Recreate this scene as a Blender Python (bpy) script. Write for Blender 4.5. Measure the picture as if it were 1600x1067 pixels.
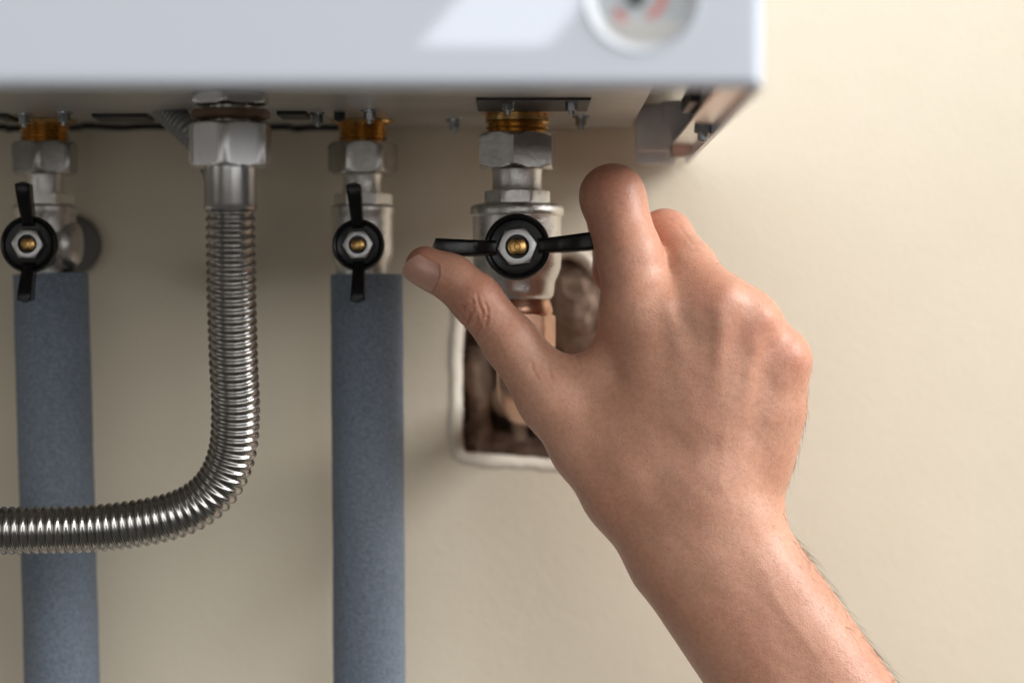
import bpy, bmesh, math, random
import numpy as np
from mathutils import Vector, Matrix
from mathutils.bvhtree import BVHTree

# ------------------------------------------------------------------ camera, world, lamps, exposure
S = bpy.context.scene
for o in list(bpy.data.objects): bpy.data.objects.remove(o)
C = S.collection
cam = bpy.data.cameras.new('camera'); camo = bpy.data.objects.new('camera', cam); C.objects.link(camo)
camo.location = (0, 0, 0); camo.rotation_euler = (math.radians(90), 0, 0)
cam.lens = 100; cam.sensor_width = 36; cam.clip_start = .05; cam.clip_end = 50
cam.dof.use_dof = True; cam.dof.focus_distance = .873; cam.dof.aperture_fstop = 5.6
S.camera = camo
w = bpy.data.worlds.new('World'); S.world = w; w.use_nodes = True
bg = w.node_tree.nodes['Background']; bg.inputs[0].default_value = (1.0, .95, .88, 1); bg.inputs[1].default_value = .085
def area(name, loc, target, sx, sy, power, col=(1, 1, 1)):
    l = bpy.data.lights.new(name, 'AREA'); l.shape = 'RECTANGLE'; l.size = sx; l.size_y = sy; l.energy = power; l.color = col
    o = bpy.data.objects.new(name, l); C.objects.link(o); o.location = loc
    o.rotation_euler = (Vector(target)-Vector(loc)).to_track_quat('-Z', 'Y').to_euler()
    return o
area('window_light', (1.75, .35, 1.0), (0, .92, -.02), .9, 1.0, 52, (1, .985, .965))
area('wide_fill_light', (1.05, -1.0, .72), (0, .9, 0), 1.8, 1.5, 24, (1, .985, .97))  # broad soft fill lamp added at right front to balance wall against hand
area('left_fill_light', (-1.5, .02, .30), (-.05, .88, .02), .7, .9, 2.6, (1, .96, .90))  # fill lamp added on the left so nut and hose have something bright to reflect
area('room_light', (-.45, -1.2, .15), (-.02, .9, 0), 1.1, 1.5, 4.0, (1, .97, .93))
# a thin shaft of daylight from the window, falling on the boiler's front
bd = Vector((-.85, .451, -.272)).normalized(); u_ = Vector((.0306, 0, 0)); v_ = Vector((.0350, 0, .0420)); o_ = Vector((-145*.000153, .68, 461.5*.000153))
U = u_-bd*u_.dot(bd); V = v_-bd*v_.dot(bd)
l = bpy.data.lights.new('daylight_shaft', 'AREA'); l.shape = 'RECTANGLE'; l.size = U.length; l.size_y = V.length; l.energy = .0015; l.spread = math.radians(.18); l.color = (1, .99, .97)
lo = bpy.data.objects.new('daylight_shaft', l); C.objects.link(lo)
Z = -bd; X = U.normalized(); Y = Z.cross(X); M = Matrix((X, Y, Z)).transposed().to_4x4(); M.translation = o_+(u_+v_)/2-bd*1.1
lo.matrix_world = M
S.view_settings.view_transform = 'Standard'; S.view_settings.look = 'None'; S.view_settings.exposure = 0; S.view_settings.gamma = 1
S.view_settings.use_curve_mapping = False
S.render.engine = 'CYCLES'; S.cycles.use_light_tree = False
random.seed(4); rng = np.random.default_rng(7)

# ------------------------------------------------------------------ helpers
WALL = .975
def px(x, y, d): return Vector(((x-800)*.000225*d, d, (533.5-y)*.000225*d))
def zz(y, d): return (533.5-y)*.000225*d
def obj(name, V, F, mat, parent=None, smooth=40):
    me = bpy.data.meshes.new(name); me.from_pydata([tuple(v) for v in V], [], [tuple(f) for f in F]); me.update()
    return link(name, me, mat, parent, smooth)
def link(name, me, mat, parent=None, smooth=40):
    if mat: me.materials.append(mat)
    if smooth is not None:
        me.polygons.foreach_set('use_smooth', [True]*len(me.polygons))
        me.set_sharp_from_angle(angle=math.radians(smooth))
    o = bpy.data.objects.new(name, me); C.objects.link(o)
    if parent: o.parent = parent; o.matrix_parent_inverse = Matrix.Translation(-parent_world(parent))
    return o
def parent_world(p):
    v = Vector(p.location)
    while p.parent: p = p.parent
    return v if True else v
def thing(name, loc, label, cat, group=None):
    o = bpy.data.objects.new(name, None); C.objects.link(o); o.location = loc; o.empty_display_size = .01
    return tag(o, label, cat, group)
def tag(o, label, cat, group=None):
    o['label'] = label; o['category'] = cat
    if group: o['group'] = group
    return o
def bm_obj(name, bm, mat, parent=None, smooth=40):
    bmesh.ops.recalc_face_normals(bm, faces=bm.faces)
    me = bpy.data.meshes.new(name); bm.to_mesh(me); bm.free(); return link(name, me, mat, parent, smooth)
def box(name, lo, hi, mat, parent=None, bev=.0004, seg=2, rot=None, piv=None):
    bm = bmesh.new(); bmesh.ops.create_cube(bm, size=1)
    lo = Vector(lo); hi = Vector(hi)
    for v in bm.verts: v.co = Vector(((v.co[i]+.5)*(hi[i]-lo[i])+lo[i]) for i in range(3))
    if bev: bmesh.ops.bevel(bm, geom=list(bm.edges), offset=bev, segments=seg, profile=.5, affect='EDGES')
    if rot is not None:
        c = Vector(piv) if piv is not None else (lo+hi)/2
        bmesh.ops.rotate(bm, verts=bm.verts, cent=c, matrix=rot)
    return flatn(bm_obj(name, bm, mat, parent))
def flatn(o):
    A = [p.area for p in o.data.polygons]; t = max(A)*.06
    for p, a in zip(o.data.polygons, A):
        if a > t: p.use_smooth = False
    return o
def basis(axis):
    a = Vector(axis).normalized(); t = Vector((0, -1, 0)) if abs(a.y) < .9 else Vector((1, 0, 0))
    u = (t-a*t.dot(a)).normalized(); return a, u, a.cross(u)
def lathe(name, base, axis, prof, mat, parent=None, seg=48, caps=True, smooth=35, poly=None, jit=0):
    """prof: list of (distance along axis, radius); poly = number of flats makes a prism, radius is the corner's"""
    a, u, v = basis(axis); base = Vector(base); n = poly or seg; V = []; F = []
    off = 0 if not poly else jit
    for (h, r) in prof:
        for i in range(n):
            t = 2*math.pi*i/n+off
            V.append(base+a*h+(u*math.cos(t)+v*math.sin(t))*r)
    for k in range(len(prof)-1):
        for i in range(n):
            F.append((k*n+i, k*n+(i+1) % n, (k+1)*n+(i+1) % n, (k+1)*n+i))
    if caps: F.append(tuple(range(n))[::-1]); F.append(tuple(range((len(prof)-1)*n, len(prof)*n)))
    bm = bmesh.new(); vs = [bm.verts.new(p) for p in V]
    for f in F: bm.faces.new([vs[i] for i in f])
    return bm_obj(name, bm, mat, parent, smooth)
def hexnut(name, base, axis, h, R, mat, parent=None, turn=0, hole=0, sides=6, cham=.0012):
    """hexagonal nut: prism with the corners turned off to a cone at both ends (dense ring, real chamfer)"""
    a, u, v = basis(axis); base = Vector(base); n = 72; rows = []
    ap = R*math.cos(math.pi/sides)
    def rad(t):
        q = (t-turn) % (2*math.pi/sides)-math.pi/sides
        return ap/math.cos(q)
    Rs = [rad(2*math.pi*i/n) for i in range(n)]
    def row(z, lim): rows.append([base+a*z+(u*math.cos(2*math.pi*i/n)+v*math.sin(2*math.pi*i/n))*min(Rs[i], lim) for i in range(n)])
    inner = hole if hole else .0001
    row(0, inner); row(0, ap*.97)
    for k in range(5): row(cham*(k+.3)/4.3*.5, ap*.985+(R-ap*.985)*(k/4)**.8)
    for k in range(4, -1, -1): row(h-cham*(k+.3)/4.3*.5, ap*.985+(R-ap*.985)*(k/4)**.8)
    row(h, ap*.97); row(h, inner)
    if hole: row(-h*.2, inner*.98)
    V = [p for r in rows for p in r]; F = []
    for k in range(len(rows)-1):
        for i in range(n): F.append((k*n+i, k*n+(i+1) % n, (k+1)*n+(i+1) % n, (k+1)*n+i))
    bm = bmesh.new(); vs = [bm.verts.new(p) for p in V]
    for f in F: bm.faces.new([vs[i] for i in f])
    return bm_obj(name, bm, mat, parent, 24)
def catmull(P, n):
    P = [np.array(p, float) for p in P]; P = [2*P[0]-P[1]]+P+[2*P[-1]-P[-2]]; out = []
    for i in range(1, len(P)-2):
        for k in range(n):
            t = k/n; a, b, c, d = P[i-1:i+3]
            out.append(.5*((2*b)+(-a+c)*t+(2*a-5*b+4*c-d)*t*t+(-a+3*b-3*c+d)*t**3))
    out.append(P[-2]); return np.array(out)
def resample(Q, step):
    L = np.r_[0, np.cumsum(np.linalg.norm(np.diff(Q, axis=0), axis=1))]; n = max(2, int(L[-1]/step)+1); s = np.linspace(0, L[-1], n)
    return np.stack([np.interp(s, L, Q[:, i]) for i in range(3)], 1), s
def tube(name, Q, rfun, mat, parent=None, seg=32, smooth=60, twist=0, s=None):
    """tube along points Q; rfun(s, angle) gives the radius"""
    if s is None: s = np.r_[0, np.cumsum(np.linalg.norm(np.diff(Q, axis=0), axis=1))]
    T = np.gradient(Q, axis=0); T /= np.linalg.norm(T, axis=1)[:, None]
    u = np.cross(T[0], [0, 1, 0]); u = u/np.linalg.norm(u) if np.linalg.norm(u) > .1 else np.array([1., 0, 0]); V = []; F = []
    th = np.linspace(0, 2*np.pi, seg, endpoint=False)
    for i in range(len(Q)):
        u = u-T[i]*(u@T[i]); u /= np.linalg.norm(u); v = np.cross(T[i], u)
        r = np.array([rfun(s[i], t) for t in th]) if rfun.__code__.co_argcount == 2 else np.full(seg, rfun(s[i]))
        V.append(Q[i]+(np.outer(np.cos(th)*r, u)+np.outer(np.sin(th)*r, v)))
    V = np.concatenate(V)
    for k in range(len(Q)-1):
        for i in range(seg): F.append((k*seg+i, k*seg+(i+1) % seg, (k+1)*seg+(i+1) % seg, (k+1)*seg+i))
    F.append(tuple(range(seg))[::-1]); F.append(tuple(range((len(Q)-1)*seg, len(Q)*seg)))
    return obj(name, V, F, mat, parent, smooth)

# ------------------------------------------------------------------ materials
def mat(name, col, rough=.5, metal=0, var=.0, vscale=60, bump=0, bscale=300, bdist=.0005, spec=.5, coat=0, detail=6, col2=None, rvar=0):
    m = bpy.data.materials.new(name); m.use_nodes = True; nt = m.node_tree; N = nt.nodes; L = nt.links; b = N['Principled BSDF']
    b.inputs['Base Color'].default_value = (*col, 1); b.inputs['Roughness'].default_value = rough; b.inputs['Metallic'].default_value = metal
    b.inputs['Specular IOR Level'].default_value = spec; b.inputs['Coat Weight'].default_value = coat; b.inputs['Coat Roughness'].default_value = .06
    tc = N.new('ShaderNodeTexCoord')
    if var or col2:
        n = N.new('ShaderNodeTexNoise'); n.inputs['Scale'].default_value = vscale; n.inputs['Detail'].default_value = detail; n.inputs['Roughness'].default_value = .6
        L.new(tc.outputs['Object'], n.inputs['Vector'])
        r = N.new('ShaderNodeValToRGB'); r.color_ramp.elements[0].position = .32; r.color_ramp.elements[1].position = .68
        a = [c*(1-var) for c in col]; z = col2 or [min(1, c*(1+var)) for c in col]
        r.color_ramp.elements[0].color = (*a, 1); r.color_ramp.elements[1].color = (*z, 1)
        L.new(n.outputs['Fac'], r.inputs['Fac']); L.new(r.outputs['Color'], b.inputs['Base Color'])
        if rvar:
            mr = N.new('ShaderNodeMapRange'); mr.inputs['To Min'].default_value = rough-rvar; mr.inputs['To Max'].default_value = rough+rvar
            L.new(n.outputs['Fac'], mr.inputs['Value']); L.new(mr.outputs['Result'], b.inputs['Roughness'])
    if bump:
        n2 = N.new('ShaderNodeTexNoise'); n2.inputs['Scale'].default_value = bscale; n2.inputs['Detail'].default_value = 5
        L.new(tc.outputs['Object'], n2.inputs['Vector'])
        bp = N.new('ShaderNodeBump'); bp.inputs['Strength'].default_value = bump; bp.inputs['Distance'].default_value = bdist
        L.new(n2.outputs['Fac'], bp.inputs['Height']); L.new(bp.outputs['Normal'], b.inputs['Normal'])
    return m
M_wall = mat('wall_plaster', (.815, .73, .575), .62, var=.03, vscale=9, bump=.15, bscale=420, bdist=.0009, col2=(.835, .755, .605))
M_lip = mat('raw_plaster', (.74, .675, .575), .8, var=.06, vscale=80, bump=.5, bscale=300, bdist=.0008)
M_mason = mat('raw_masonry', (.37, .235, .165), .9, var=.5, vscale=70, bump=1, bscale=240, bdist=.002, col2=(.52, .38, .29))
M_white = mat('white_enamel', (.70, .755, .86), .22, spec=.5)
M_plate = mat('grey_sheet_steel', (.52, .515, .50), .30, metal=.4, var=.10, vscale=30, bump=.08, bscale=60, bdist=.0006)
M_zinc = mat('zinc_plated_sheet', (.66, .64, .62), .33, metal=.6, var=.08, vscale=60)
M_arm = mat('bright_zinc_flange', (.80, .78, .76), .28, metal=1, var=.06, vscale=60)
M_bolt = mat('zinc_bolt', (.36, .38, .40), .32, metal=1, var=.15, vscale=300)
M_dark = mat('black_rubber', (.012, .013, .016), .45, var=.3, vscale=200)
M_slot = mat('painted_black_steel', (.010, .012, .016), .42)
M_brass = mat('brass', (.64, .40, .155), .27, metal=1, var=.25, vscale=160, rvar=.08)
M_copper = mat('copper', (.62, .36, .25), .34, metal=1, var=.22, vscale=120, rvar=.1)
M_cast = mat('sandblasted_nickel', (.70, .68, .655), .30, metal=1, var=.10, vscale=500, bump=.5, bscale=1500, bdist=.0003, rvar=.08)
M_nut = mat('machined_nickel', (.47, .46, .44), .24, metal=1, var=.14, vscale=200, bump=.12, bscale=700, bdist=.0003, rvar=.07)
M_hose = mat('stainless_hose', (.40, .39, .38), .22, metal=1, var=.10, vscale=160, rvar=.05)
M_steel = mat('bright_steel', (.60, .60, .61), .26, metal=1, var=.08, vscale=120, rvar=.05)
M_hnut = mat('zinc_nut', (.56, .57, .575), .40, metal=1, var=.12, vscale=500, bump=.2, bscale=900, bdist=.0003)
M_handle = mat('black_lacquer', (.005, .005, .006), .26, spec=.35, bump=.15, bscale=500, bdist=.0004)
M_foam = mat('blue_grey_foam', (.175, .215, .275), .85, var=.14, vscale=900, bump=.7, bscale=1300, bdist=.0007, col2=(.255, .305, .378))
M_dial = mat('gauge_dial', (.58, .63, .66), .5)
M_red = mat('red_print', (.70, .27, .25), .5)
M_ros = mat('grey_paint', (.16, .15, .14), .5)
M_rust = mat('brown_gasket', (.16, .095, .06), .5, var=.3, vscale=150)
M_print = mat('dark_print', (.05, .055, .06), .5)
M_greyprint = mat('grey_print', (.22, .25, .28), .5)
M_bezel = mat('white_plastic', (.72, .76, .82), .3, coat=.3)
M_beige = mat('beige_plastic', (.50, .38, .28), .5, var=.1, vscale=120)
# ------------------------------------------------------------------ wall with its chiselled opening
hole_px = [(722,470),(717,520),(715,580),(715,640),(716,690),(722,712),(755,716),(790,719),(830,722),(870,725),(915,722),(945,700),(953,640),(950,560),(946,490),(934,440),(915,410),(893,397),(872,399),(858,420),(830,438),(790,440),(750,448)]
hole = []
for (x, y) in np.array([p for p in catmull([(a, b, 0) for a, b in hole_px+[hole_px[0]]], 4)])[:-1, :2]:
    hole.append(px(x+random.uniform(-.8, .8), y+random.uniform(-.8, .8), WALL))
bm = bmesh.new()
outer = [bm.verts.new((x, WALL, z)) for x, z in ((-1.1, -.8), (1.1, -.8), (1.1, .9), (-1.1, .9))]
inner = [bm.verts.new(p) for p in hole]
for loop in (outer, inner):
    for i in range(len(loop)): bm.edges.new((loop[i], loop[(i+1) % len(loop)]))
bmesh.ops.triangle_fill(bm, use_beauty=True, use_dissolve=False, edges=list(bm.edges), normal=(0, -1, 0))
for f in bm.faces:
    if f.normal.y > 0: f.normal_flip()
me = bpy.data.meshes.new('wall'); bm.to_mesh(me); bm.free()
wall = link('wall', me, M_wall, None, None); wall['kind'] = 'structure'
# rough lining of the opening
n = len(hole); cen = sum(hole, Vector())/n; V = []; F = []
for k in range(9):
    for i, p in enumerate(hole):
        s = 1-.012*k+random.uniform(-.02, .02)*(k > 0)
        q = cen+(p-cen)*s; V.append(Vector((q.x, WALL+.0002+k*.0075+random.uniform(-.002, .002)*(k > 0), q.z)))
for k in range(8):
    for i in range(n): F.append((k*n+i, k*n+(i+1) % n, (k+1)*n+(i+1) % n, (k+1)*n+i))
V.append(Vector((cen.x, WALL+.066, cen.z)))
for i in range(n): F.append((8*n+i, 8*n+(i+1) % n, 9*n))
recess = obj('recess_lining', V, F, M_mason, wall, None)
# worn plaster edge round the opening
n = len(hole); V = []; F = []
wj = np.convolve(rng.uniform(.6, 1.3, n+4), np.ones(5)/5, 'valid')
for k, (o_, hgt) in enumerate(((-.0016, .0040), (-.0006, .0006), (.0004, -.0003), (.0016, -.0006), (.0026, -.0004), (.0040, .0003))):
    for i, p in enumerate(hole):
        q = hole[(i+1) % n]-hole[i-1]; nr = Vector((q.z, 0, -q.x)).normalized(); nr = nr if nr.dot(p-cen) > 0 else -nr
        V.append(p+nr*o_*(wj[i] if o_ > 0 else 1)+Vector((0, hgt*(1 if hgt > 0 else wj[i]), 0)))
for k in range(5):
    for i in range(n): F.append((k*n+i, k*n+(i+1) % n, (k+1)*n+(i+1) % n, (k+1)*n+i))
edge = obj('plaster_edge', V, F, M_lip, wall, 80)
def rock(name, c, r, seed, mt, parent, sq=(1, 1, 1)):
    bm = bmesh.new(); bmesh.ops.create_icosphere(bm, subdivisions=3, radius=1); rr = np.random.default_rng(seed)
    pl = rr.normal(size=(11, 3)); pl /= np.linalg.norm(pl, axis=1)[:, None]; dd = rr.uniform(.62, .95, 11)
    for v in bm.verts:
        p = np.array(v.co); t = min([1.0]+[d/(p@q) for q, d in zip(pl, dd) if p@q > .05]); p = p*t*(1+.03*math.sin(9*p[0]+7*p[2]))
        v.co = Vector((c[0]+p[0]*r*sq[0], c[1]+p[1]*r*sq[1], c[2]+p[2]*r*sq[2]))
    return bm_obj(name, bm, mt, parent, 12)
for i, (x, y, d, r, q) in enumerate([(915,462,.984,.0125,(1,.7,1.35)), (890,500,.998,.016,(1,.8,1)), (925,528,.990,.012,(.9,.8,.9)), (888,432,.988,.0085,(1.2,.8,.8)), (745,600,1.005,.010,(.6,1,1.6)), (748,680,1.0,.009,(.8,1,1.2)), (775,700,1.008,.010,(1.3,1,.6)), (840,705,1.004,.010,(1.5,1,.6)), (890,430,1.0,.012,(1.1,1,.8)), (870,640,1.02,.014,(1,1,1))]):
    rock('stone', px(x, y, d), r, 30+i, M_mason, wall, q)
# old fitting inside the opening
fit = thing('wall_pipe_fitting', px(795, 620, 1.0), 'beige pipe fitting with a short stem deep inside the wall opening', 'pipe fitting')
lathe('cap', px(797, 622, 1.012), (0, -1, 0), [(0, .0068), (.010, .0068), (.0125, .006), (.0135, .004)], M_beige, fit, 32)
tube('stem', np.array([tuple(px(806, 630, 1.006)), tuple(px(811, 660, 1.005)), tuple(px(813, 690, 1.004)), tuple(px(814, 712, 1.004))]), lambda s: .0026, M_beige, fit, 16)

# ------------------------------------------------------------------ boiler
BX0, BX1, BY0, BY1, BZ0, BZ1 = -.36, .0603, .68, .972, .0606, .66
boiler = thing('wall_boiler', (-.145, .876, BZ0), 'white wall hung boiler with a round pressure gauge', 'boiler')
bm = bmesh.new(); bmesh.ops.create_cube(bm, size=1)
for v in bm.verts: v.co = Vector((BX0 if v.co.x < 0 else BX1, BY0 if v.co.y < 0 else BY1, BZ0 if v.co.z < 0 else BZ1))
ed = [e for e in bm.edges if all(abs(v.co.y-BY0) < 1e-6 for v in e.verts)]
bmesh.ops.bevel(bm, geom=ed, offset=.0035, segments=6, profile=.5, affect='EDGES')
bot = [f for f in bm.faces if f.normal.z < -.99 or f.normal.y > .99]; bmesh.ops.delete(bm, geom=bot, context='FACES')
casing = bm_obj('casing', bm, M_white, boiler, 30)
so = casing.modifiers.new('thickness', 'SOLIDIFY'); so.thickness = .0014; so.offset = -1; flatn(casing)
gx, gz = 204*.000153, 542*.000153
cut = lathe('cutter', (gx, BY0+.02, gz), (0, -1, 0), [(0, .0140), (.04, .0140)], None, None, 64)
bo = casing.modifiers.new('gauge_hole', 'BOOLEAN'); bo.operation = 'DIFFERENCE'; bo.object = cut; bo.solver = 'EXACT'
nm = bpy.data.meshes.new_from_object(casing.evaluated_get(bpy.context.evaluated_depsgraph_get())); casing.modifiers.clear(); casing.data = nm; nm.name = 'casing'
bpy.data.objects.remove(cut)
PZ = .0727
box('bottom_plate', (BX0+.002, BY0+.012, PZ), (.0405, BY1-.0005, PZ+.0015), M_plate, boiler, .0003)
box('bottom_flange', (BX0+.002, BY0+.0020, BZ0+.0006), (BX1-.003, BY0+.0122, PZ+.004), M_plate, boiler, .0006)
def on_plate(x, y):
    d = PZ/((533.5-y)*.000225); return ((x-800)*.000225*d, d)
def plate_box(name, x0, x1, y0, y1, t, mt, drop=0):
    (xa, da), (xb, db) = on_plate((x0+x1)/2, y0), on_plate((x0+x1)/2, y1); m = (da+db)/2*.000225
    return box(name, ((x0-800)*m, min(da, db), PZ-t-drop), ((x1-800)*m, max(da, db), PZ+.0004), mt, boiler, .0005)
plate_box('access_panel', 745, 921, 153, 171, .0008, M_slot)
plate_box('cable_slot', 150, 236, 178, 186, .0012, M_slot); plate_box('cable_slot', 436, 482, 174, 182, .0012, M_slot); plate_box('cable_slot', 0, 20, 178, 186, .0012, M_slot)
lathe('grommet', (*on_plate(531, 176), PZ), (0, 0, -1), [(0, .0018), (.0022, .0018), (.0028, .0012)], M_dark, boiler, 20)
# rubber seal along the back edge
sp = [(-60, 196), (0, 195), (14, 199), (30, 197), (118, 196), (135, 193), (165, 195), (195, 196), (230, 194), (300, 195), (340, 195), (430, 195), (448, 195), (462, 198), (490, 196), (530, 196)]
SQ = catmull([(*on_plate(a, b), PZ-.0008) for a, b in sp], 5); tube('rubber_seal', SQ, lambda s: .0011, M_dark, boiler, 10)
def screw(x, y, r=.0019, h=.0032, parent=boiler):
    p = on_plate(x, y); o = hexnut('screw', (*p, PZ), (0, 0, -1), h, r, M_bolt, parent, random.random(), 0, 6, .0006); lathe('washer', (*p, PZ), (0, 0, -1), [(0, r*1.5), (.0006, r*1.45)], M_bolt, o, 20)
    lathe('tip', (*p, PZ-h), (0, 0, -1), [(0, r*.5), (.0012, r*.45)], M_bolt, o, 14)
for a, b in ((710, 187), (908, 182), (578, 172), (38, 178), (100, 175), (497, 177), (794, 157), (893, 157), (330, 182)): screw(a, b)
# pressure gauge on the front
gx, gz = 204*.000153, 542*.000153
gauge = thing('pressure_gauge', (gx, BY0, gz), '', ''); del gauge['label']; del gauge['category']
gauge.parent = boiler; gauge.matrix_parent_inverse = Matrix.Translation(-Vector(boiler.location))
def gpart(name, V, F, mt): return obj(name, V, F, mt, gauge, 40)
GL = Vector((gx, BY0, gz))
def lathe_g(name, prof, mt, seg=64, caps=True): return lathe(name, GL, (0, -1, 0), prof, mt, gauge, seg, caps)
lathe_g('bezel', [(-.0014, .0142), (.0003, .0142), (.0005, .0139), (.0001, .0136), (-.0010, .0126), (-.0020, .0117), (-.0028, .0112), (-.0030, .0110)], M_bezel, 64, False)
lathe_g('dial', [(-.0032, .0114), (-.0029, .0114)], M_dial)
def arc(name, r0, r1, a0, a1, mt, h=.0008):
    V = []; F = []; n = 20
    for i in range(n+1):
        t = math.radians(a0+(a1-a0)*i/n)
        for r in (r0, r1): V.append(GL+Vector((math.cos(t)*r*.872, -h+.0035, math.sin(t)*r*.872)))
    for i in range(n): F.append((2*i, 2*i+1, 2*i+3, 2*i+2))
    return obj(name, V, F, mt, gauge, None)
arc('red_zone', .0072, .0094, 208, 240, M_red); arc('red_zone', .0046, .0070, -75, 20, M_red)
for k in range(13): arc('tick', .0098, .0112, 225-k*22.5-.8, 225-k*22.5+.8, M_greyprint)
arc('unit_mark', .0078, .0102, 248, 262, M_greyprint)
lathe('needle_hub', GL+Vector((-.0012, .0028, -.0005)), (0, -1, 0), [(0, .0021), (.0010, .0021), (.0014, .0016)], M_print, gauge, 24)
nd = np.array([(-.0005, 0, -.0016), (-.0022, 0, .0005), (-.0095, 0, .0085), (-.0020, 0, .0012+.0004)])
obj('needle', [GL+Vector((a*.872, .0018, c*.872)) for a, b, c in nd]+[GL+Vector((a*.872, .0022, c*.872)) for a, b, c in nd], [(0, 1, 2, 3), (7, 6, 5, 4), (0, 4, 5, 1), (1, 5, 6, 2), (2, 6, 7, 3), (3, 7, 4, 0)], M_print, gauge, None)
# mounting bracket at the right-hand corner
br = thing('mounting_bracket', (.055, .93, .06), '', ''); del br['label']; del br['category']
br.parent = boiler; br.matrix_parent_inverse = Matrix.Translation(-Vector(boiler.location))
def slab(name, P, mt, th=.0010, parent=br, nrm=None):
    P = [Vector(p) for p in P]; nrm = nrm or (P[1]-P[0]).cross(P[-1]-P[0]).normalized(); bm = bmesh.new()
    vs = [bm.verts.new(p) for p in P]; f = bm.faces.new(vs); r = bmesh.ops.extrude_face_region(bm, geom=[f])
    for v in r['geom']:
        if isinstance(v, bmesh.types.BMVert): v.co += nrm*th
    bmesh.ops.recalc_face_normals(bm, faces=bm.faces)
    bmesh.ops.bevel(bm, geom=list(bm.edges), offset=th*.3, segments=2, profile=.5, affect='EDGES')
    return flatn(bm_obj(name, bm, mt, parent, 30))
slab('back_plate', [px(*p, .946) for p in ((996,164),(1090,158),(1090,215),(1062,240),(1052,258),(1000,258),(993,252),(993,168))], M_zinc, .0010, nrm=Vector((0, 1, 0)))
slab('front_plate', [px(*p, .940) for p in ((994,166),(1090,158),(1090,228),(1052,237),(998,236),(993.5,233))], M_zinc, .0010, nrm=Vector((0, 1, 0)))
slab('rib_plate', [px(*p, .934) for p in ((1035,158),(1086,156),(1070,215),(1050,228),(1047,212),(1043,198),(1036,190))], M_zinc, .0010, nrm=Vector((0, 1, 0)))
a, b, c, d = Vector((.0524, .935, .0644)), Vector((.0524, .70, .0644)), Vector((.0598, .70, .0632)), Vector((.0598, .935, .0640))
slab('side_arm', [a, b, c, d], M_arm, .0012)
slab('end_lip', [px(1047, 226, .934), px(1088, 227, .934), px(1075, 244, .932), px(1048, 247, .932)], M_zinc, .0012)
nrm = (b-a).cross(d-a).normalized(); nrm = nrm if nrm.y < 0 else -nrm
mid = px(1099, 197, .842)
sc = hexnut('bracket_screw', mid+nrm*-.001, nrm, .0034, .0028, M_bolt, br, .3, 0, 6, .0008)
lathe('screw_end', mid+nrm*.0022, nrm, [(0, .0016), (.002, .0015), (.0026, .001)], M_bolt, sc, 16)
box('corner_gusset', (.0530, .74, .0648), (.0575, .80, .0705), M_zinc, br, .0006)
box('gusset_foot', (.0500, .80, .0672), (.0545, .84, .0718), M_slot, br, .0006)

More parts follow.
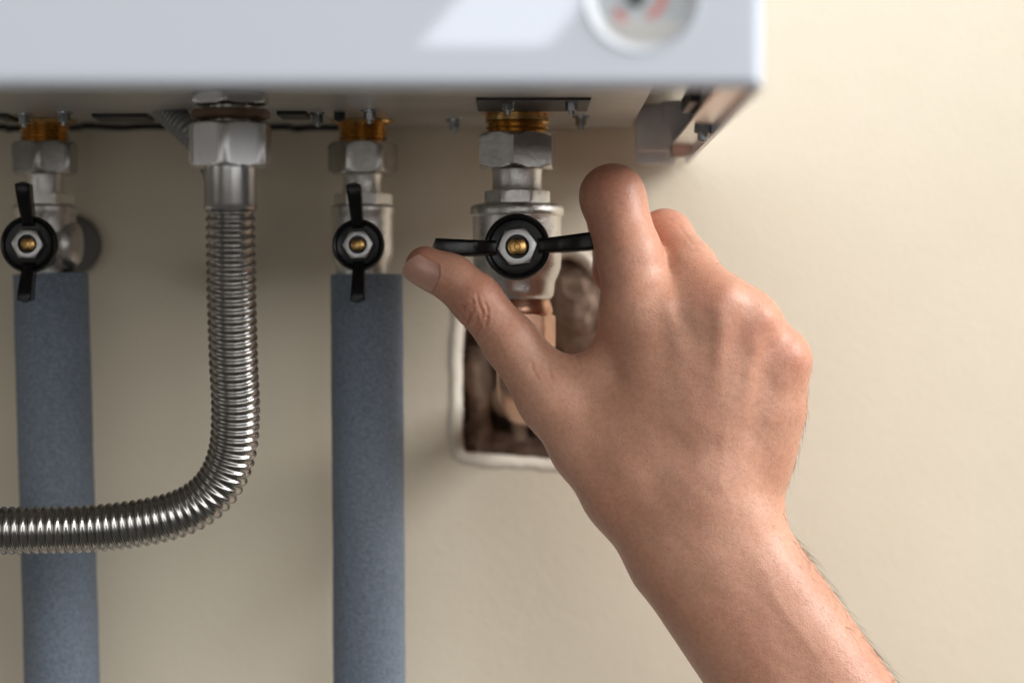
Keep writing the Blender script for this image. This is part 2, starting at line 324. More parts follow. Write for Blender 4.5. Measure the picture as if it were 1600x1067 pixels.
# ------------------------------------------------------------------ shut-off valves
def valve(label, ax, d, hub_d, q, big, turn):
    """ax = axis position, heights in the profile tables are real heights; the handle points along `turn`"""
    k = .000225*d; X = (ax-800)*k
    t = thing('shutoff_valve', (X, d, zz(470, d)), label, 'valve', 'shut-off valves under the boiler')
    at = lambda y: Vector((X, d, zz(y, d)))
    def lat(name, rows, mt, parent=t, **kw): return lathe(name, at(rows[0][0]), (0, 0, -1), [((y-rows[0][0])*k, r*k) for y, r in rows], mt, parent, **kw)
    br = lat('brass_connector', q['brass'], M_brass)
    lat('flange', q['flange'], M_brass, br)
    y0, y1, R, tn = q['nut']; hexnut('coupling_nut', at(y0), (0, 0, -1), (y1-y0)*k, R*k, M_nut, t, tn, 0, 6, .0030)
    lat('neck', q['neck'], M_cast)
    y0, y1, R, tn, sd = q['collar']; hexnut('collar', at(y0), (0, 0, -1), (y1-y0)*k, R*k, M_cast, t, tn, 0, sd, .0006)
    body = lat('body', q['body'], M_cast, seg=64)
    hc = Vector((X, hub_d, q['hz'])); R = q['hub']
    lathe('bonnet', hc+Vector((0, .0005, 0)), (0, 1, 0), [(0, R*.55), (.006, R*.55), (.0062, R*.75), (d-hub_d, R*.8)], M_cast, body, 40)
    # handle: cupped disc and two bowed wings
    h = lathe('handle', hc+Vector((0, .0022, 0)), (0, -1, 0), [(-.0012, R*.90), (-.0004, R*.985), (.0010, R), (.0028, R), (.0038, R*.975), (.0042, R*.93), (.0040, R*.86), (.0033, R*.80), (.0030, R*.62), (.0030, R*.3)], M_handle, t, 64)
    for sgn in (1, -1):
        ang = turn+(0 if sgn > 0 else math.pi); du = Vector((math.cos(ang), 0, math.sin(ang))); dn = Vector((-math.sin(ang), 0, math.cos(ang)))
        L = q['wing'][0 if sgn > 0 else 1]; nseg = 18; V = []; F = []; ring = []
        for c in range(4):
            for a_ in range(5):
                aa = math.pi/2*(c+a_/4); cx = (1 if c in (0, 3) else -1); cz = (1 if c in (0, 1) else -1)
                ring.append((cx, cz, math.cos(aa), math.sin(aa)))
        for i in range(nseg+1):
            f = i/nseg; u_ = R*.62+(L-R*.62)*f
            bow = -.0030-.0055*math.sin(min(1, f*1.15)*math.pi/2)**1.5; wid = (.0034+.0018*min(1, f*3))*q['ws']; th = (.0023+.0006*f)*q['ws']
            end = 1 if f < .93 else math.sqrt(max(.05, 1-((f-.93)/.07)**2))
            off = q['bend']*sgn*f*f
            for cx, cz, ca, sa in ring:
                rr = .0011*q['ws']
                yv = (cx*(wid-rr)+ca*rr)*end; nv = (cz*(th-rr)+sa*rr)*end
                V.append(hc+du*u_+dn*(nv+off)+Vector((0, bow+yv+.003, 0)))
        m_ = len(ring)
        for i in range(nseg):
            for j in range(m_): F.append((i*m_+j, i*m_+(j+1) % m_, (i+1)*m_+(j+1) % m_, (i+1)*m_+j))
        F.append(tuple(range(m_))); F.append(tuple(range(nseg*m_, (nseg+1)*m_)))
        bm = bmesh.new(); vs = [bm.verts.new(p) for p in V]
        for f_ in F: bm.faces.new([vs[i] for i in f_])
        bm_obj('wing', bm, M_handle, h, 50)
    hn = q['hn']
    nut = hexnut('handle_nut', hc+Vector((0, -.0008, 0)), (0, -1, 0), .0036, hn, M_hnut, t, q['nt'], hn*.60, 6, .0008)
    st = lathe('stem', hc+Vector((0, .001, 0)), (0, -1, 0), [(0, hn*.52), (.0030, hn*.52), (.0037, hn*.46), (.0040, hn*.34), (.0041, hn*.17), (.0036, hn*.12), (.0036, .0001)], M_brass, t, 32)
    for me_v in st.data.vertices:                                     # two flats milled on the stem
        lim = hn*.36; rel = me_v.co.z-hc.z
        if abs(rel) > lim and me_v.co.y < hc.y-.001: me_v.co.z = hc.z+math.copysign(lim, rel)
    return t
def thread(y0, y1, r, n=3, amp=1.6):
    out = []; m = n*6
    for i in range(m+1):
        f = i/m; out.append((y0+(y1-y0)*f, r+amp*math.cos(f*n*2*math.pi)))
    return out
big = dict(flange=[(172.5, 58), (176, 60), (179, 59), (180, 52)], brass=[(176, 47), (182, 47), (183, 50), (190, 50), (191, 47)]+thread(192, 209, 48, 2, 2.4),
    nut=(208, 266, 65, math.radians(5)), neck=[(262, 41), (268, 39), (285, 38.5), (296, 39), (301, 41)], collar=(299, 323, 55, math.radians(22.5), 8),
    body=[(318, 56), (320, 66), (322, 71), (326, 73), (333, 73), (337, 72), (339, 69.5), (343, 69), (375, 69), (405, 69), (418, 68), (428, 65), (436, 61), (442, 59), (452, 58), (462, 56.5), (467, 53), (469, 48)],
    hub=52*.000225*.887, hz=zz(386, .887), wing=(.0255, .0262), ws=1.0, bend=.0008, hn=.0063, nt=math.radians(8))
valve('silver valve with black butterfly handle turned sideways, gripped by the hand', 808, .912, .887, big, True, math.radians(2.5))
def small(hub_y, hub_d):
    return dict(flange=[(187.5, 46), (190, 49), (193, 48), (195, 40)], brass=[(190, 38), (196, 38)]+thread(197, 223, 37, 4, 2.0),
    nut=(222, 273, 55, math.radians(26)), neck=[(270, 33), (276, 31), (290, 30), (304, 32)], collar=(303, 323, 46, math.radians(30), 6),
    body=[(320, 42), (322, 48), (325, 50.5), (332, 50.5), (336, 48.5), (360, 48.5), (395, 48.5), (408, 47), (414, 43), (430, 42)],
    hub=41*.000225*hub_d, hz=zz(hub_y, hub_d), wing=(.0196, .0186), ws=.82, bend=.0006, hn=.0049, nt=math.radians(2))
valve('silver valve with upright black butterfly handle, between the steel hose and the hand', 567, .936, .909, small(383, .909), False, math.radians(92))
qs = small(382, .906); qs['nut'] = (222, 273, 54, math.radians(4)); qs['neck'] = [(270, 31), (276, 29), (304, 30)]; qs['hub'] = 45*.000225*.906; qs['nt'] = math.radians(-4); qs['hn'] = .0051
lv = valve('silver valve with upright black butterfly handle, leftmost, behind the steel hose', 70, .936, .906, qs, False, math.radians(91))
lathe('side_port', px(84, 382, .936), (1, -.15, 0), [(0, .0086), (.004, .0088), (.0066, .0080), (.0084, .0062), (.0092, .0030)], M_cast, lv, 40)
# copper union below the right-hand valve, leading into the opening
cu = thing('copper_union', px(812, 520, .915), 'copper union with hexagonal nut below the gripped valve', 'pipe fitting')
K = .000225*.914
lathe('ring', px(812, 466, .914), (0, 0, -1), [(0, 46*K), (12*K, 50*K), (20*K, 52*K), (26*K, 50*K), (28*K, 44*K)], M_copper, cu, 48)
hexnut('nut', px(812, 490, .914), (0, 0, -1), 56*K, 58*K, M_copper, cu, math.radians(18), 0, 6, .002)
CP = catmull([tuple(px(812, 540, .914)), tuple(px(812, 575, .914)), tuple(px(813, 605, .920)), tuple(px(816, 625, .940)), tuple(px(820, 632, .975)), tuple(px(824, 634, 1.03))], 8)
tube('pipe', CP, lambda s: .0075, M_copper, cu, 28)

# ------------------------------------------------------------------ insulated pipes
def insulated(label, pts, r):
    b = px(*pts[-1]); t = thing('insulated_pipe', b, label, 'pipe', 'pipes in blue-grey foam sleeves')
    Q, s = resample(catmull([tuple(px(*p)) for p in pts], 20), .0016); ph = random.uniform(0, 9)
    def rf(s_, th): return r*(1+.003*math.sin(s_*170+ph+th)+.003*math.sin(s_*61+2*th)+.004*math.sin(s_*900+5*th+3*math.sin(s_*300)))
    sl = tube('foam_sleeve', Q, rf, M_foam, t, 48, 70, s=s)
    T = Vector(Q[0]-Q[3]).normalized()
    lathe('pipe', Vector(Q[0])-T*.004, T, [(0, r*.62), (.0055, r*.62)], M_dark, t, 32)
    return t
insulated('blue grey foam sleeved pipe below the middle valve', [(573,429,.936),(574,600,.936),(576,850,.936),(577,1067,.936),(580,1700,.936),(584,2600,.936)], 56.5*.000225*.936)
insulated('blue grey foam sleeved pipe crossed by the steel hose at far left', [(79,428,.936),(84,600,.936),(91,850,.936),(97,1067,.936),(112,1700,.936),(136,2600,.936)], 58.5*.000225*.936)
ro = lathe('wall_rosette', px(112, 383, WALL), (0, -1, 0), [(0, .0105), (.002, .0105), (.0035, .009), (.0040, .006)], M_ros, None, 48)
tag(ro, 'round metal rosette on the wall behind the leftmost valve', 'rosette')

# ------------------------------------------------------------------ corrugated stainless hose
hd = .835; hk = .000225*hd
hs = thing('flexible_hose', px(360, 150, hd), 'corrugated stainless steel hose bending left below its hexagonal nut', 'hose')
ht = hs
lathe('inlet', px(360, 147, hd), (0, 0, -1), [(0, 34*hk), (50*hk, 34*hk)], M_nut, ht, 40)
hexnut('upper_nut', px(360, 146, hd), (0, 0, -1), 20*hk, 66*hk, M_steel, ht, math.radians(2), 0, 6, .002)
lathe('washer', px(360, 172, hd), (0, 0, -1), [(0, 58*hk), (4*hk, 62*hk), (12*hk, 62*hk), (16*hk, 54*hk)], M_rust, ht, 48)
hexnut('hex_nut', px(360, 193, hd), (0, 0, -1), 69*hk, 69*hk, M_steel, ht, math.radians(3), 0, 6, .0022)
lathe('sleeve', px(360, 260, hd), (0, 0, -1), [(0, 41*hk), (60*hk, 41*hk), (64*hk, 42*hk), (68*hk, 40*hk), (70*hk, 36*hk)], M_steel, ht, 48)
HP = [(360,322,.835),(360.5,390,.837),(362,470,.842),(365,570,.850),(368,640,.856),(363,705,.861),(341,757,.864),(300,793,.866),(240,813,.868),(150,825,.871),(60,828,.873),(-30,829,.876),(-160,830,.879),(-320,830,.882),(-700,831,.884),(-1100,832,.884)]
HQ, hss = resample(catmull([tuple(px(*p)) for p in HP], 24), .00262/12)
def corr(s):
    f = (s/.00262) % 1.0
    return .00660+.00080*(.5-.5*math.cos(2*math.pi*f))**1.2
tube('corrugated_tube', HQ, corr, M_hose, ht, 36, 80, s=hss)
# thin grey conduit behind the hose nut
cd_ = thing('spiral_conduit', px(285, 200, .90), 'thin grey spiral conduit coming out of the boiler behind the hose nut', 'conduit')
CQ, cs = resample(catmull([tuple(px(*p)) for p in ((256,168,.905),(272,184,.90),(296,206,.895),(322,238,.895),(345,290,.90),(355,360,.92),(357,420,.95),(357,450,.985))], 16), .00028)
M_cond = mat('grey_conduit', (.30, .31, .31), .4, metal=.5)
tube('spiral_tube', CQ, lambda s: .0040+.0005*abs(math.sin(math.pi*s/.0017)), M_cond, cd_, 24, 80, s=cs)

# ---- hand: smooth-blended volume turned into one continuous skin ----
KPX = 0.000225
def W(px, py, d):
    return np.array([(px-800.0)*KPX*d, d, (533.5-py)*KPX*d])

HV = 0.00085
HLO = np.array([-0.036, 0.828, -0.185]); HHI = np.array([0.152, 0.932, 0.060])
HN = np.ceil((HHI-HLO)/HV).astype(int)
def smin(a, b, k):
    h = np.clip(0.5+0.5*(b-a)/k, 0, 1)
    return b+(a-b)*h-k*h*(1-h)
class Field:
    def __init__(s): s.f = np.full(HN, 0.02, np.float32)
    def cone(s, A, B, k=0.004, flat=None):
        a = W(*A[:3]); b = W(*B[:3]); ra = A[3]*KPX*A[2]; rb = B[3]*KPX*B[2]
        m = max(ra, rb)+k+0.006
        lo = np.clip(((np.minimum(a, b)-m-HLO)/HV).astype(int), 0, HN); hi = np.clip(((np.maximum(a, b)+m-HLO)/HV).astype(int)+1, 0, HN)
        if (hi <= lo).any(): return
        sl = tuple(slice(l, h) for l, h in zip(lo, hi))
        ax = [HLO[i]+HV*np.arange(lo[i], hi[i]) for i in range(3)]
        X, Y, Z = np.meshgrid(*ax, indexing='ij', sparse=True)
        ba = b-a; L2 = max(ba@ba, 1e-12)
        t = np.clip(((X-a[0])*ba[0]+(Y-a[1])*ba[1]+(Z-a[2])*ba[2])/L2, 0, 1)
        e = 1.0 if flat is None else flat
        dx = X-a[0]-t*ba[0]; dy = (Y-a[1]-t*ba[1])*e; dz = Z-a[2]-t*ba[2]
        d = np.sqrt(dx*dx+dy*dy+dz*dz)-(ra+(rb-ra)*t)
        s.f[sl] = smin(s.f[sl], d.astype(np.float32), k)
    def chain(s, pts, k=0.004, flat=None):
        for p, q in zip(pts[:-1], pts[1:]): s.cone(p, q, k, flat)
        return s
def hand_field():
    thumb = Field().chain([(866,620,.876,54), (800,537,.875,43), (743,467,.874,39), (705,434,.874,35), (664,416,.874,32)], .003)
    index = Field().chain([(1000,486,.864,55), (984,400,.866,50), (957,308,.871,49.5), (964,345,.886,44), (970,385,.899,41), (962,424,.896,38)], .003)
    middle = Field().chain([(1114,480,.861,49), (1074,420,.871,45), (1040,371,.885,42), (1012,420,.908,38), (992,475,.902,34)], .003)
    ring = Field().chain([(1172,508,.863,44), (1122,482,.893,41), (1075,530,.912,36), (1050,575,.900,32)], .003)
    pinky = Field().chain([(1220,566,.866,42), (1175,552,.892,35), (1130,590,.905,30), (1105,625,.897,28)], .003)
    f = thumb.f
    for g in (index, middle, ring, pinky): f = smin(f, g.f, .0012)
    p = Field()
    p.chain([(1002,492,.865,54), (1050,770,.871,54)], .005)
    p.chain([(1116,482,.861,48), (1095,770,.866,56)], .009)
    p.chain([(1064,492,.8645,47), (1076,640,.867,52)], .008)
    p.chain([(1172,508,.863,43), (1135,780,.867,56)], .009)
    p.chain([(1146,492,.8640,43), (1138,620,.866,46)], .007)
    p.chain([(1221,564,.867,41), (1209,640,.869,43), (1190,705,.871,45), (1172,790,.872,50)], .008)
    p.chain([(1202,548,.8660,37), (1184,640,.867,38)], .007)
    p.chain([(1015,540,.877,46), (1060,760,.880,58)], .005)
    p.chain([(1180,590,.881,46), (1140,760,.884,55)], .005)
    p.chain([(866,620,.876,52), (923,695,.878,60), (982,765,.876,70), (1057,848,.876,82)], .005)
    p.chain([(922,600,.875,48), (1000,700,.874,66)], .006)
    p.chain([(990,640,.873,56), (1055,800,.873,80)], .008)
    p.chain([(987,500,.870,46), (948,590,.874,42)], .005)
    p.chain([(1075,872,.874,89), (1430,1392,.874,94)], .006)
    p.chain([(1133,834,.872,87), (1490,1352,.872,93)], .006)
    p.chain([(1100,760,.870,80), (1110,850,.872,86)], .006)
    return smin(f, p.f, .006)

def surface_nets(f):
    s = f < 0
    n = f.shape
    c = np.zeros((n[0]-1, n[1]-1, n[2]-1), np.int8)
    for i in (0,1):
        for j in (0,1):
            for k in (0,1): c += s[i:n[0]-1+i, j:n[1]-1+j, k:n[2]-1+k]
    act = (c > 0) & (c < 8)
    idx = np.full(act.shape, -1, np.int64); I = np.argwhere(act); idx[act] = np.arange(len(I))
    acc = np.zeros((len(I), 3)); cnt = np.zeros(len(I))
    cor = [(i,j,k) for i in (0,1) for j in (0,1) for k in (0,1)]
    val = {q: f[I[:,0]+q[0], I[:,1]+q[1], I[:,2]+q[2]] for q in cor}
    for q in cor:
        for a in range(3):
            if q[a] == 0:
                r = list(q); r[a] = 1; r = tuple(r)
                m = (val[q] < 0) != (val[r] < 0)
                den = np.where(m, val[q]-val[r], 1.0); t = np.where(m, val[q]/den, 0)
                pt = np.tile(np.array(q, float), (len(I), 1)); pt[:, a] = t
                acc += pt*m[:, None]; cnt += m
    V = HLO+HV*(I+acc/cnt[:, None])
    F = []
    for a in range(3):
        b, g = (a+1) % 3, (a+2) % 3
        lo = [slice(1, n[x]-1) for x in range(3)]; lo[a] = slice(0, n[a]-1)
        hi = list(lo); hi[a] = slice(1, n[a])
        s0 = s[tuple(lo)]; s1 = s[tuple(hi)]
        E = np.argwhere(s0 != s1)
        flip = s0[tuple(E.T)]
        off = np.ones(3, int); off[a] = 0
        C = E+off
        def cell(db, dg):
            D = C.copy(); D[:, b] -= db; D[:, g] -= dg
            return idx[tuple(D.T)]
        q = np.stack([cell(1,1), cell(0,1), cell(0,0), cell(1,0)], 1)
        q[~flip] = q[~flip][:, ::-1]
        F.append(q)
    F = np.concatenate(F); F = F[(F >= 0).all(1)]
    return V, F
def laplace(V, F, it, lam=.5):
    e = np.concatenate([F[:, [0,1]], F[:, [1,2]], F[:, [2,3]], F[:, [3,0]]]); e = np.concatenate([e, e[:, ::-1]])
    deg = np.bincount(e[:, 0], minlength=len(V))
    for _ in range(it):
        S = np.stack([np.bincount(e[:, 0], weights=V[e[:, 1], i], minlength=len(V)) for i in range(3)], 1)
        V = V+lam*(S/np.maximum(deg, 1)[:, None]-V)
    return V
# ---- skin material
def skin():
    m = bpy.data.materials.new('skin'); m.use_nodes = True; nt = m.node_tree; N = nt.nodes; L = nt.links; b = N['Principled BSDF']
    tc = N.new('ShaderNodeTexCoord')
    def noise(sc, det=4, ro=.55):
        n = N.new('ShaderNodeTexNoise'); n.inputs['Scale'].default_value = sc; n.inputs['Detail'].default_value = det; n.inputs['Roughness'].default_value = ro
        L.new(tc.outputs['Object'], n.inputs['Vector']); return n
    n1 = noise(45, 5); r1 = N.new('ShaderNodeValToRGB'); r1.color_ramp.elements[0].position = .3; r1.color_ramp.elements[1].position = .72
    r1.color_ramp.elements[0].color = (.575, .285, .19, 1); r1.color_ramp.elements[1].color = (.665, .368, .258, 1); L.new(n1.outputs['Fac'], r1.inputs['Fac'])
    at = N.new('ShaderNodeAttribute'); at.attribute_name = 'tone'
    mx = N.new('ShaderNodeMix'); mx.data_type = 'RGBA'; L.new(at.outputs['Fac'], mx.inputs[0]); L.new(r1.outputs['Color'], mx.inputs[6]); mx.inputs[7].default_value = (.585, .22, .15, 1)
    n2 = noise(700, 3); mx2 = N.new('ShaderNodeMix'); mx2.data_type = 'RGBA'; mx2.blend_type = 'MULTIPLY'; mx2.inputs[0].default_value = .28
    r2 = N.new('ShaderNodeValToRGB'); r2.color_ramp.elements[0].position = .3; r2.color_ramp.elements[0].color = (.55, .45, .42, 1); r2.color_ramp.elements[1].position = .6; L.new(n2.outputs['Fac'], r2.inputs['Fac'])
    L.new(mx.outputs[2], mx2.inputs[6]); L.new(r2.outputs['Color'], mx2.inputs[7]); L.new(mx2.outputs[2], b.inputs['Base Color'])
    b.inputs['Subsurface Weight'].default_value = .22; b.inputs['Subsurface Radius'].default_value = (1, .35, .18); b.inputs['Subsurface Scale'].default_value = .0035
    b.inputs['Roughness'].default_value = .40; b.inputs['Specular IOR Level'].default_value = .43
    vo = N.new('ShaderNodeTexVoronoi'); vo.feature = 'DISTANCE_TO_EDGE'; vo.inputs['Scale'].default_value = 950; 
    nd = noise(220, 3); mp = N.new('ShaderNodeMixRGB'); mp.inputs[0].default_value = .006; L.new(tc.outputs['Object'], mp.inputs[1]); L.new(nd.outputs['Color'], mp.inputs[2]); L.new(mp.outputs[0], vo.inputs['Vector'])
    n3 = noise(1700, 3); n4 = noise(160, 4)
    ad = N.new('ShaderNodeMath'); ad.operation = 'MULTIPLY_ADD'; L.new(vo.outputs['Distance'], ad.inputs[0]); ad.inputs[1].default_value = 1.1; L.new(n3.outputs['Fac'], ad.inputs[2])
    ad2 = N.new('ShaderNodeMath'); ad2.operation = 'MULTIPLY_ADD'; L.new(n4.outputs['Fac'], ad2.inputs[0]); ad2.inputs[1].default_value = .7; L.new(ad.outputs[0], ad2.inputs[2])
    bp = N.new('ShaderNodeBump'); bp.inputs['Strength'].default_value = .32; bp.inputs['Distance'].default_value = .00028; L.new(ad2.outputs[0], bp.inputs['Height']); L.new(bp.outputs['Normal'], b.inputs['Normal'])
    return m
M_skin = skin()
M_nail = mat('nail', (.60, .335, .265), .28, var=.06, vscale=120, coat=.25); M_nail.node_tree.nodes['Principled BSDF'].inputs['Subsurface Weight'].default_value = .15; M_nail.node_tree.nodes['Principled BSDF'].inputs['Subsurface Scale'].default_value = .002
M_hair = mat('hair', (.035, .026, .022), .5)
HVt, HF = surface_nets(hand_field()); HVt = laplace(HVt, HF, 6)
me = bpy.data.meshes.new('tmp'); me.from_pydata(HVt.tolist(), [], HF.tolist()); me.update()
tmp = bpy.data.objects.new('tmp', me); C.objects.link(tmp); sb = tmp.modifiers.new('s', 'SUBSURF'); sb.levels = 1; sb.render_levels = 1
ev = tmp.evaluated_get(bpy.context.evaluated_depsgraph_get()); hm = bpy.data.meshes.new_from_object(ev); bpy.data.objects.remove(tmp)
nv = len(hm.vertices); P = np.empty(nv*3); hm.vertices.foreach_get('co', P); P = P.reshape(-1, 3)
Nn = np.empty(nv*3); hm.vertex_normals.foreach_get('vector', Nn); Nn = Nn.reshape(-1, 3)
if ((P-P.mean(0))*Nn).sum() < 0: hm.flip_normals(); Nn = -Nn
hx = 800+P[:, 0]/(KPX*P[:, 1]); hy = 533.5-P[:, 2]/(KPX*P[:, 1])
front = np.clip((.25-Nn[:, 1])/.5, 0, 1)
def dseg(poly, sel):
    X = hx[sel]; Y = hy[sel]; best = np.full(len(X), 1e9); par = np.zeros(len(X)); n = len(poly)-1
    for i, ((x1, y1), (x2, y2)) in enumerate(zip(poly[:-1], poly[1:])):
        L2 = (x2-x1)**2+(y2-y1)**2; t = np.clip(((X-x1)*(x2-x1)+(Y-y1)*(y2-y1))/L2, 0, 1)
        d = np.hypot(X-x1-t*(x2-x1), Y-y1-t*(y2-y1)); b = d < best; best[b] = d[b]; par[b] = (i+t[b])/n
    return best, par
def around(poly, m):
    q = np.array(poly); return np.where((hx > q[:, 0].min()-m) & (hx < q[:, 0].max()+m) & (hy > q[:, 1].min()-m) & (hy < q[:, 1].max()+m) & (front > 0))[0]
D = np.zeros(nv)
def ridge(poly, amp, sig, fade=(.15, .25)):
    sel = around(poly, 3*sig); d, t = dseg(poly, sel); e = np.clip(t/fade[0], 0, 1)*np.clip((1-t)/fade[1], 0, 1); e = e*e*(3-2*e)
    D[sel] += amp*.001*np.exp(-(d/sig)**2)*e*front[sel]
def bumpat(x, y, amp, sx, sy=None, rot=0):
    global D
    sy = sy or sx; c, s = math.cos(math.radians(rot)), math.sin(math.radians(rot)); u = (hx-x)*c+(hy-y)*s; v = -(hx-x)*s+(hy-y)*c
    D += amp*.001*np.exp(-(u/sx)**2-(v/sy)**2)*front
# tendons, knuckles and hollows of the back of the hand
ridge([(1040,455),(1056,520),(1070,620)], .6, 16, (.2, .6)); ridge([(1130,470),(1124,560),(1118,650)], .65, 14, (.2, .6))
ridge([(1186,510),(1170,600),(1156,680)], .55, 12, (.2, .6)); ridge([(1236,570),(1212,660),(1185,750)], .3, 16, (.2, .5))
ridge([(1102,432),(1100,500),(1096,590)], -.35, 18, (.25, .7)); ridge([(1160,470),(1154,530),(1146,600)], -.25, 13, (.2, .7)); ridge([(1209,522),(1200,580),(1188,650)], -.3, 12, (.2, .7))
bumpat(1046, 458, .5, 26, 40, 12); bumpat(1142, 462, .65, 20, 26); bumpat(1198, 496, .7, 16, 22); bumpat(1246, 552, .45, 17, 26)
ridge([(880,612),(930,690),(1000,770),(1060,840)], .35, 22); ridge([(925,600),(975,660),(1015,740)], -.3, 30)
ridge([(1105,870),(1160,960),(1230,1080),(1300,1190)], .5, 34); bumpat(1190, 826, .5, 28, 36, 30); bumpat(1120, 830, -.2, 44, 34)
for pl in ([(1150,620),(1132,690),(1128,750),(1150,820)], [(1180,870),(1230,960),(1300,1060)], [(1205,640),(1184,700),(1160,745)]):
    q = catmull([(a, b, 0) for a, b in pl], 8)[:, :2]; ridge([(a+3*math.sin(i*.7), b) for i, (a, b) in enumerate(q)], .12, 8)
# thumb: flat of the nail joint, wrinkles over the knuckle
bumpat(742, 478, .5, 20, 24); bumpat(706, 456, -.35, 14, 16)
cr = [[(747,457),(746,468),(751,480),(755,491),(751,503)], [(731,482),(734,495),(728,510)], [(742,479),(736,492),(731,503)], [(748,494),(743,512)], [(715,487),(728,479),(744,471)], [(722,492),(729,500),(727,512)], [(757,470),(762,485),(760,500)], [(738,466),(741,476)], [(722,476),(727,486)], [(764,492),(758,512)], [(752,508),(744,523)],
      [(868,552),(874,566),(886,578)], [(884,553),(892,568),(902,577)], [(860,560),(858,580),(868,600)], [(900,556),(908,570)], [(830,560),(834,580),(846,600)]]
for i, pl in enumerate(cr):
    q = catmull([(a, b, 0) for a, b in pl], 6)[:, :2]; ridge([(a+.6*math.sin(k*1.9+i), b) for k, (a, b) in enumerate(q)], -.36 if i < 11 else -.16, 2.0 if i < 11 else 3, (.2, .2))
    ridge([(a+4, b+1) for a, b in q], .10, 3.5, (.2, .2))
# fine cross wrinkles on the bent middle finger and index
for k in range(9): ridge([(1050+4*k, 344+5*k), (1066+5*k+2*math.sin(k*3), 352+7*k+3)], -.05, 2.2, (.3, .3)) if k < 7 else None
for k in range(7): ridge([(938+2*k, 278+9*k), (955, 272+9*k+2*math.sin(k*2)), (985, 280+9*k)], -.10, 2.2, (.3, .3))
nz = np.sin(hx*.11+1.3*np.sin(hy*.07))*np.sin(hy*.09+1.1*np.sin(hx*.05)); D += .00005*nz*front
# nail frame
tipc = W(662, 416, .874); ipc = W(743, 467, .874); ta = (tipc-ipc)/np.linalg.norm(tipc-ipc)
lowl = np.array([ta[2], 0, -ta[0]]); lowl = -lowl if lowl[2] > 0 else lowl; nn = np.array([0, -1., 0])*.80+lowl*.62; nn -= ta*(nn@ta); nn /= np.linalg.norm(nn); nc = np.cross(ta, nn)
rel = P-tipc; nu = rel@ta; ph = np.degrees(np.arctan2(rel@nc, rel@nn)); PW = 62.0
def nail_lo(p): return -.0066+.0026*np.abs(p/PW)**3
def nail_hi(p): return .0046-.0022*np.abs(p/PW)**2.2
near = np.linalg.norm(rel, axis=1) < .016
e1 = np.minimum(nu-nail_lo(np.clip(ph, -PW, PW)), nail_hi(np.clip(ph, -PW, PW))-nu); e2 = (PW-np.abs(ph))*.000108; ed = np.minimum(e1, e2)
D += near*(np.where(ed > 0, -.00028*np.clip(ed/.0006, 0, 1), .00022*np.exp(-(ed/.0009)**2)*(nu < .003)))
P2 = P+Nn*D[:, None]
hm.vertices.foreach_set('co', P2.ravel()); hm.update()
tone = np.zeros(nv)
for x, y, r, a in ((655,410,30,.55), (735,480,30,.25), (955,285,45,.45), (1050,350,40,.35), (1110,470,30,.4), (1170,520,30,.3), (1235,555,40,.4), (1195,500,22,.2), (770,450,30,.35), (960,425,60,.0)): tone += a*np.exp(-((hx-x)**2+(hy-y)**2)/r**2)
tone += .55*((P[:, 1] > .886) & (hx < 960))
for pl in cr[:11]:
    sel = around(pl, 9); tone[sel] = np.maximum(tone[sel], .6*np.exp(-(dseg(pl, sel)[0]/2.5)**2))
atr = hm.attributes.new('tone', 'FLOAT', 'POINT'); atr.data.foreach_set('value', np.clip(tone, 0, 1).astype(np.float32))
hm.name = 'person'
for mm in list(hm.materials): hm.materials.pop()
hand = link('person', hm, M_skin, None, None); hm.polygons.foreach_set('use_smooth', [True]*len(hm.polygons))
tag(hand, 'bare right hand and wrist gripping the black valve handle between thumb and index finger', 'person')
# thumb nail laid on the skin
bvh = BVHTree.FromPolygons(P2.tolist(), [tuple(p.vertices) for p in hm.polygons])
V = []; F = []; nu_, nv_ = 30, 30
for layer in (0, 1):
    for i in range(nu_+1):
        for j in range(nv_+1):
            p = -PW+2*PW*j/nv_; f = i/nu_; lo_, hi_ = nail_lo(p), nail_hi(p)+.0004; u_ = lo_+(hi_-lo_)*f
            dr = nn*math.cos(math.radians(p))+nc*math.sin(math.radians(p)); o_ = tipc+ta*u_+dr*.02
            hit = bvh.ray_cast(Vector(o_), Vector(-dr), .03)[0]
            rad_ = max(np.linalg.norm(np.array(hit)-tipc-ta*u_) if hit else 0, .0060*(1-.15*(max(u_, 0)/.0046)**2)); q = tipc+ta*u_+dr*rad_
            edge_ = min(f/.10, (1-abs(p)/PW)/.10, 1); lift = .00034*min(1, edge_)**.6-.00012+.00012*f
            V.append(q+dr*(lift if layer == 0 else -.0004))
m1 = (nu_+1)*(nv_+1)
for i in range(nu_):
    for j in range(nv_):
        a = i*(nv_+1)+j; q = (a, a+1, a+nv_+2, a+nv_+1); F.append(q); F.append(tuple(m1+x for x in q[::-1]))
bd = [j for j in range(nv_+1)]+[i*(nv_+1)+nv_ for i in range(1, nu_+1)]+[nu_*(nv_+1)+j for j in range(nv_-1, -1, -1)]+[i*(nv_+1) for i in range(nu_-1, 0, -1)]
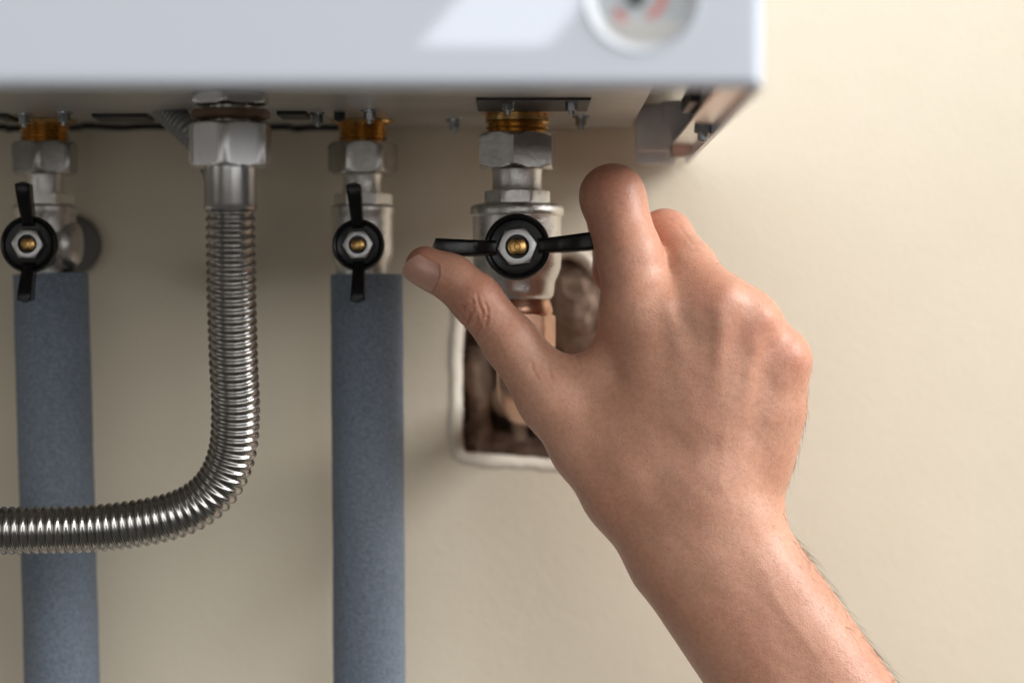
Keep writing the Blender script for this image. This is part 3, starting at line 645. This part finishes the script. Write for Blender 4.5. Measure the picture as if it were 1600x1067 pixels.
for a, b in zip(bd, bd[1:]+bd[:1]): F.append((a, m1+a, m1+b, b))
bm = bmesh.new(); vs = [bm.verts.new(p) for p in V]
for f in F: bm.faces.new([vs[i] for i in f])
bm_obj('nail', bm, M_nail, hand, 60)
# arm hair
V = []; F = []
def hair(p, n, t, L, r):
    n = n/np.linalg.norm(n); b = len(V); m = 6; side = np.cross(t, n); side /= np.linalg.norm(side)+1e-9; cv = rng.normal(0, .35); lf = rng.uniform(.25, .6)
    for i in range(m+1):
        f = i/m; c = p-n*.0003+t*L*f+n*L*(lf*f-.30*f*f)+side*L*cv*f*f; rr = r*(1-.75*f)
        for k in range(3):
            a = 2*math.pi*k/3; V.append(c+rr*(math.cos(a)*n+math.sin(a)*side))
    for i in range(m):
        for k in range(3): F.append((b+i*3+k, b+i*3+(k+1) % 3, b+i*3+3+(k+1) % 3, b+i*3+3+k))
def grow(mask, count, L, r, tdir):
    ids = np.where(mask)[0]
    if len(ids) == 0: return
    for i in rng.choice(ids, count):
        t = np.array(tdir)+rng.normal(0, .33, 3); t -= Nn[i]*(t@Nn[i]); t /= np.linalg.norm(t)
        hair(P2[i], Nn[i], t, rng.uniform(*L), r*rng.uniform(.7, 1.15))
sil = (np.abs(Nn[:, 1]) < .45) & (Nn[:, 0] > .2)
grow(sil & (hy > 830) & (hy < 1250), 330, (.004, .009), .000045, (.45, 0, -.8))
grow(sil & (hy > 590) & (hy < 830) & (hx > 1180), 130, (.0025, .006), .000045, (-.15, 0, -1))
grow(sil & (hy > 320) & (hy < 450) & (hx > 1040) & (hx < 1170), 45, (.0012, .0035), .00004, (.7, 0, -.4))
grow((Nn[:, 1] < -.3) & (hx > 1120) & (hy > 560) & (hy < 860), 170, (.0015, .0035), .00003, (.6, 0, -.7))
grow((Nn[:, 1] < -.2) & (hy > 860) & (hx > 1190+(hy-860)*.55), 260, (.003, .006), .00003, (.6, 0, -.7))
hr = obj('arm_hair', V, F, M_hair, hand, 60); hr['kind'] = 'stuff'
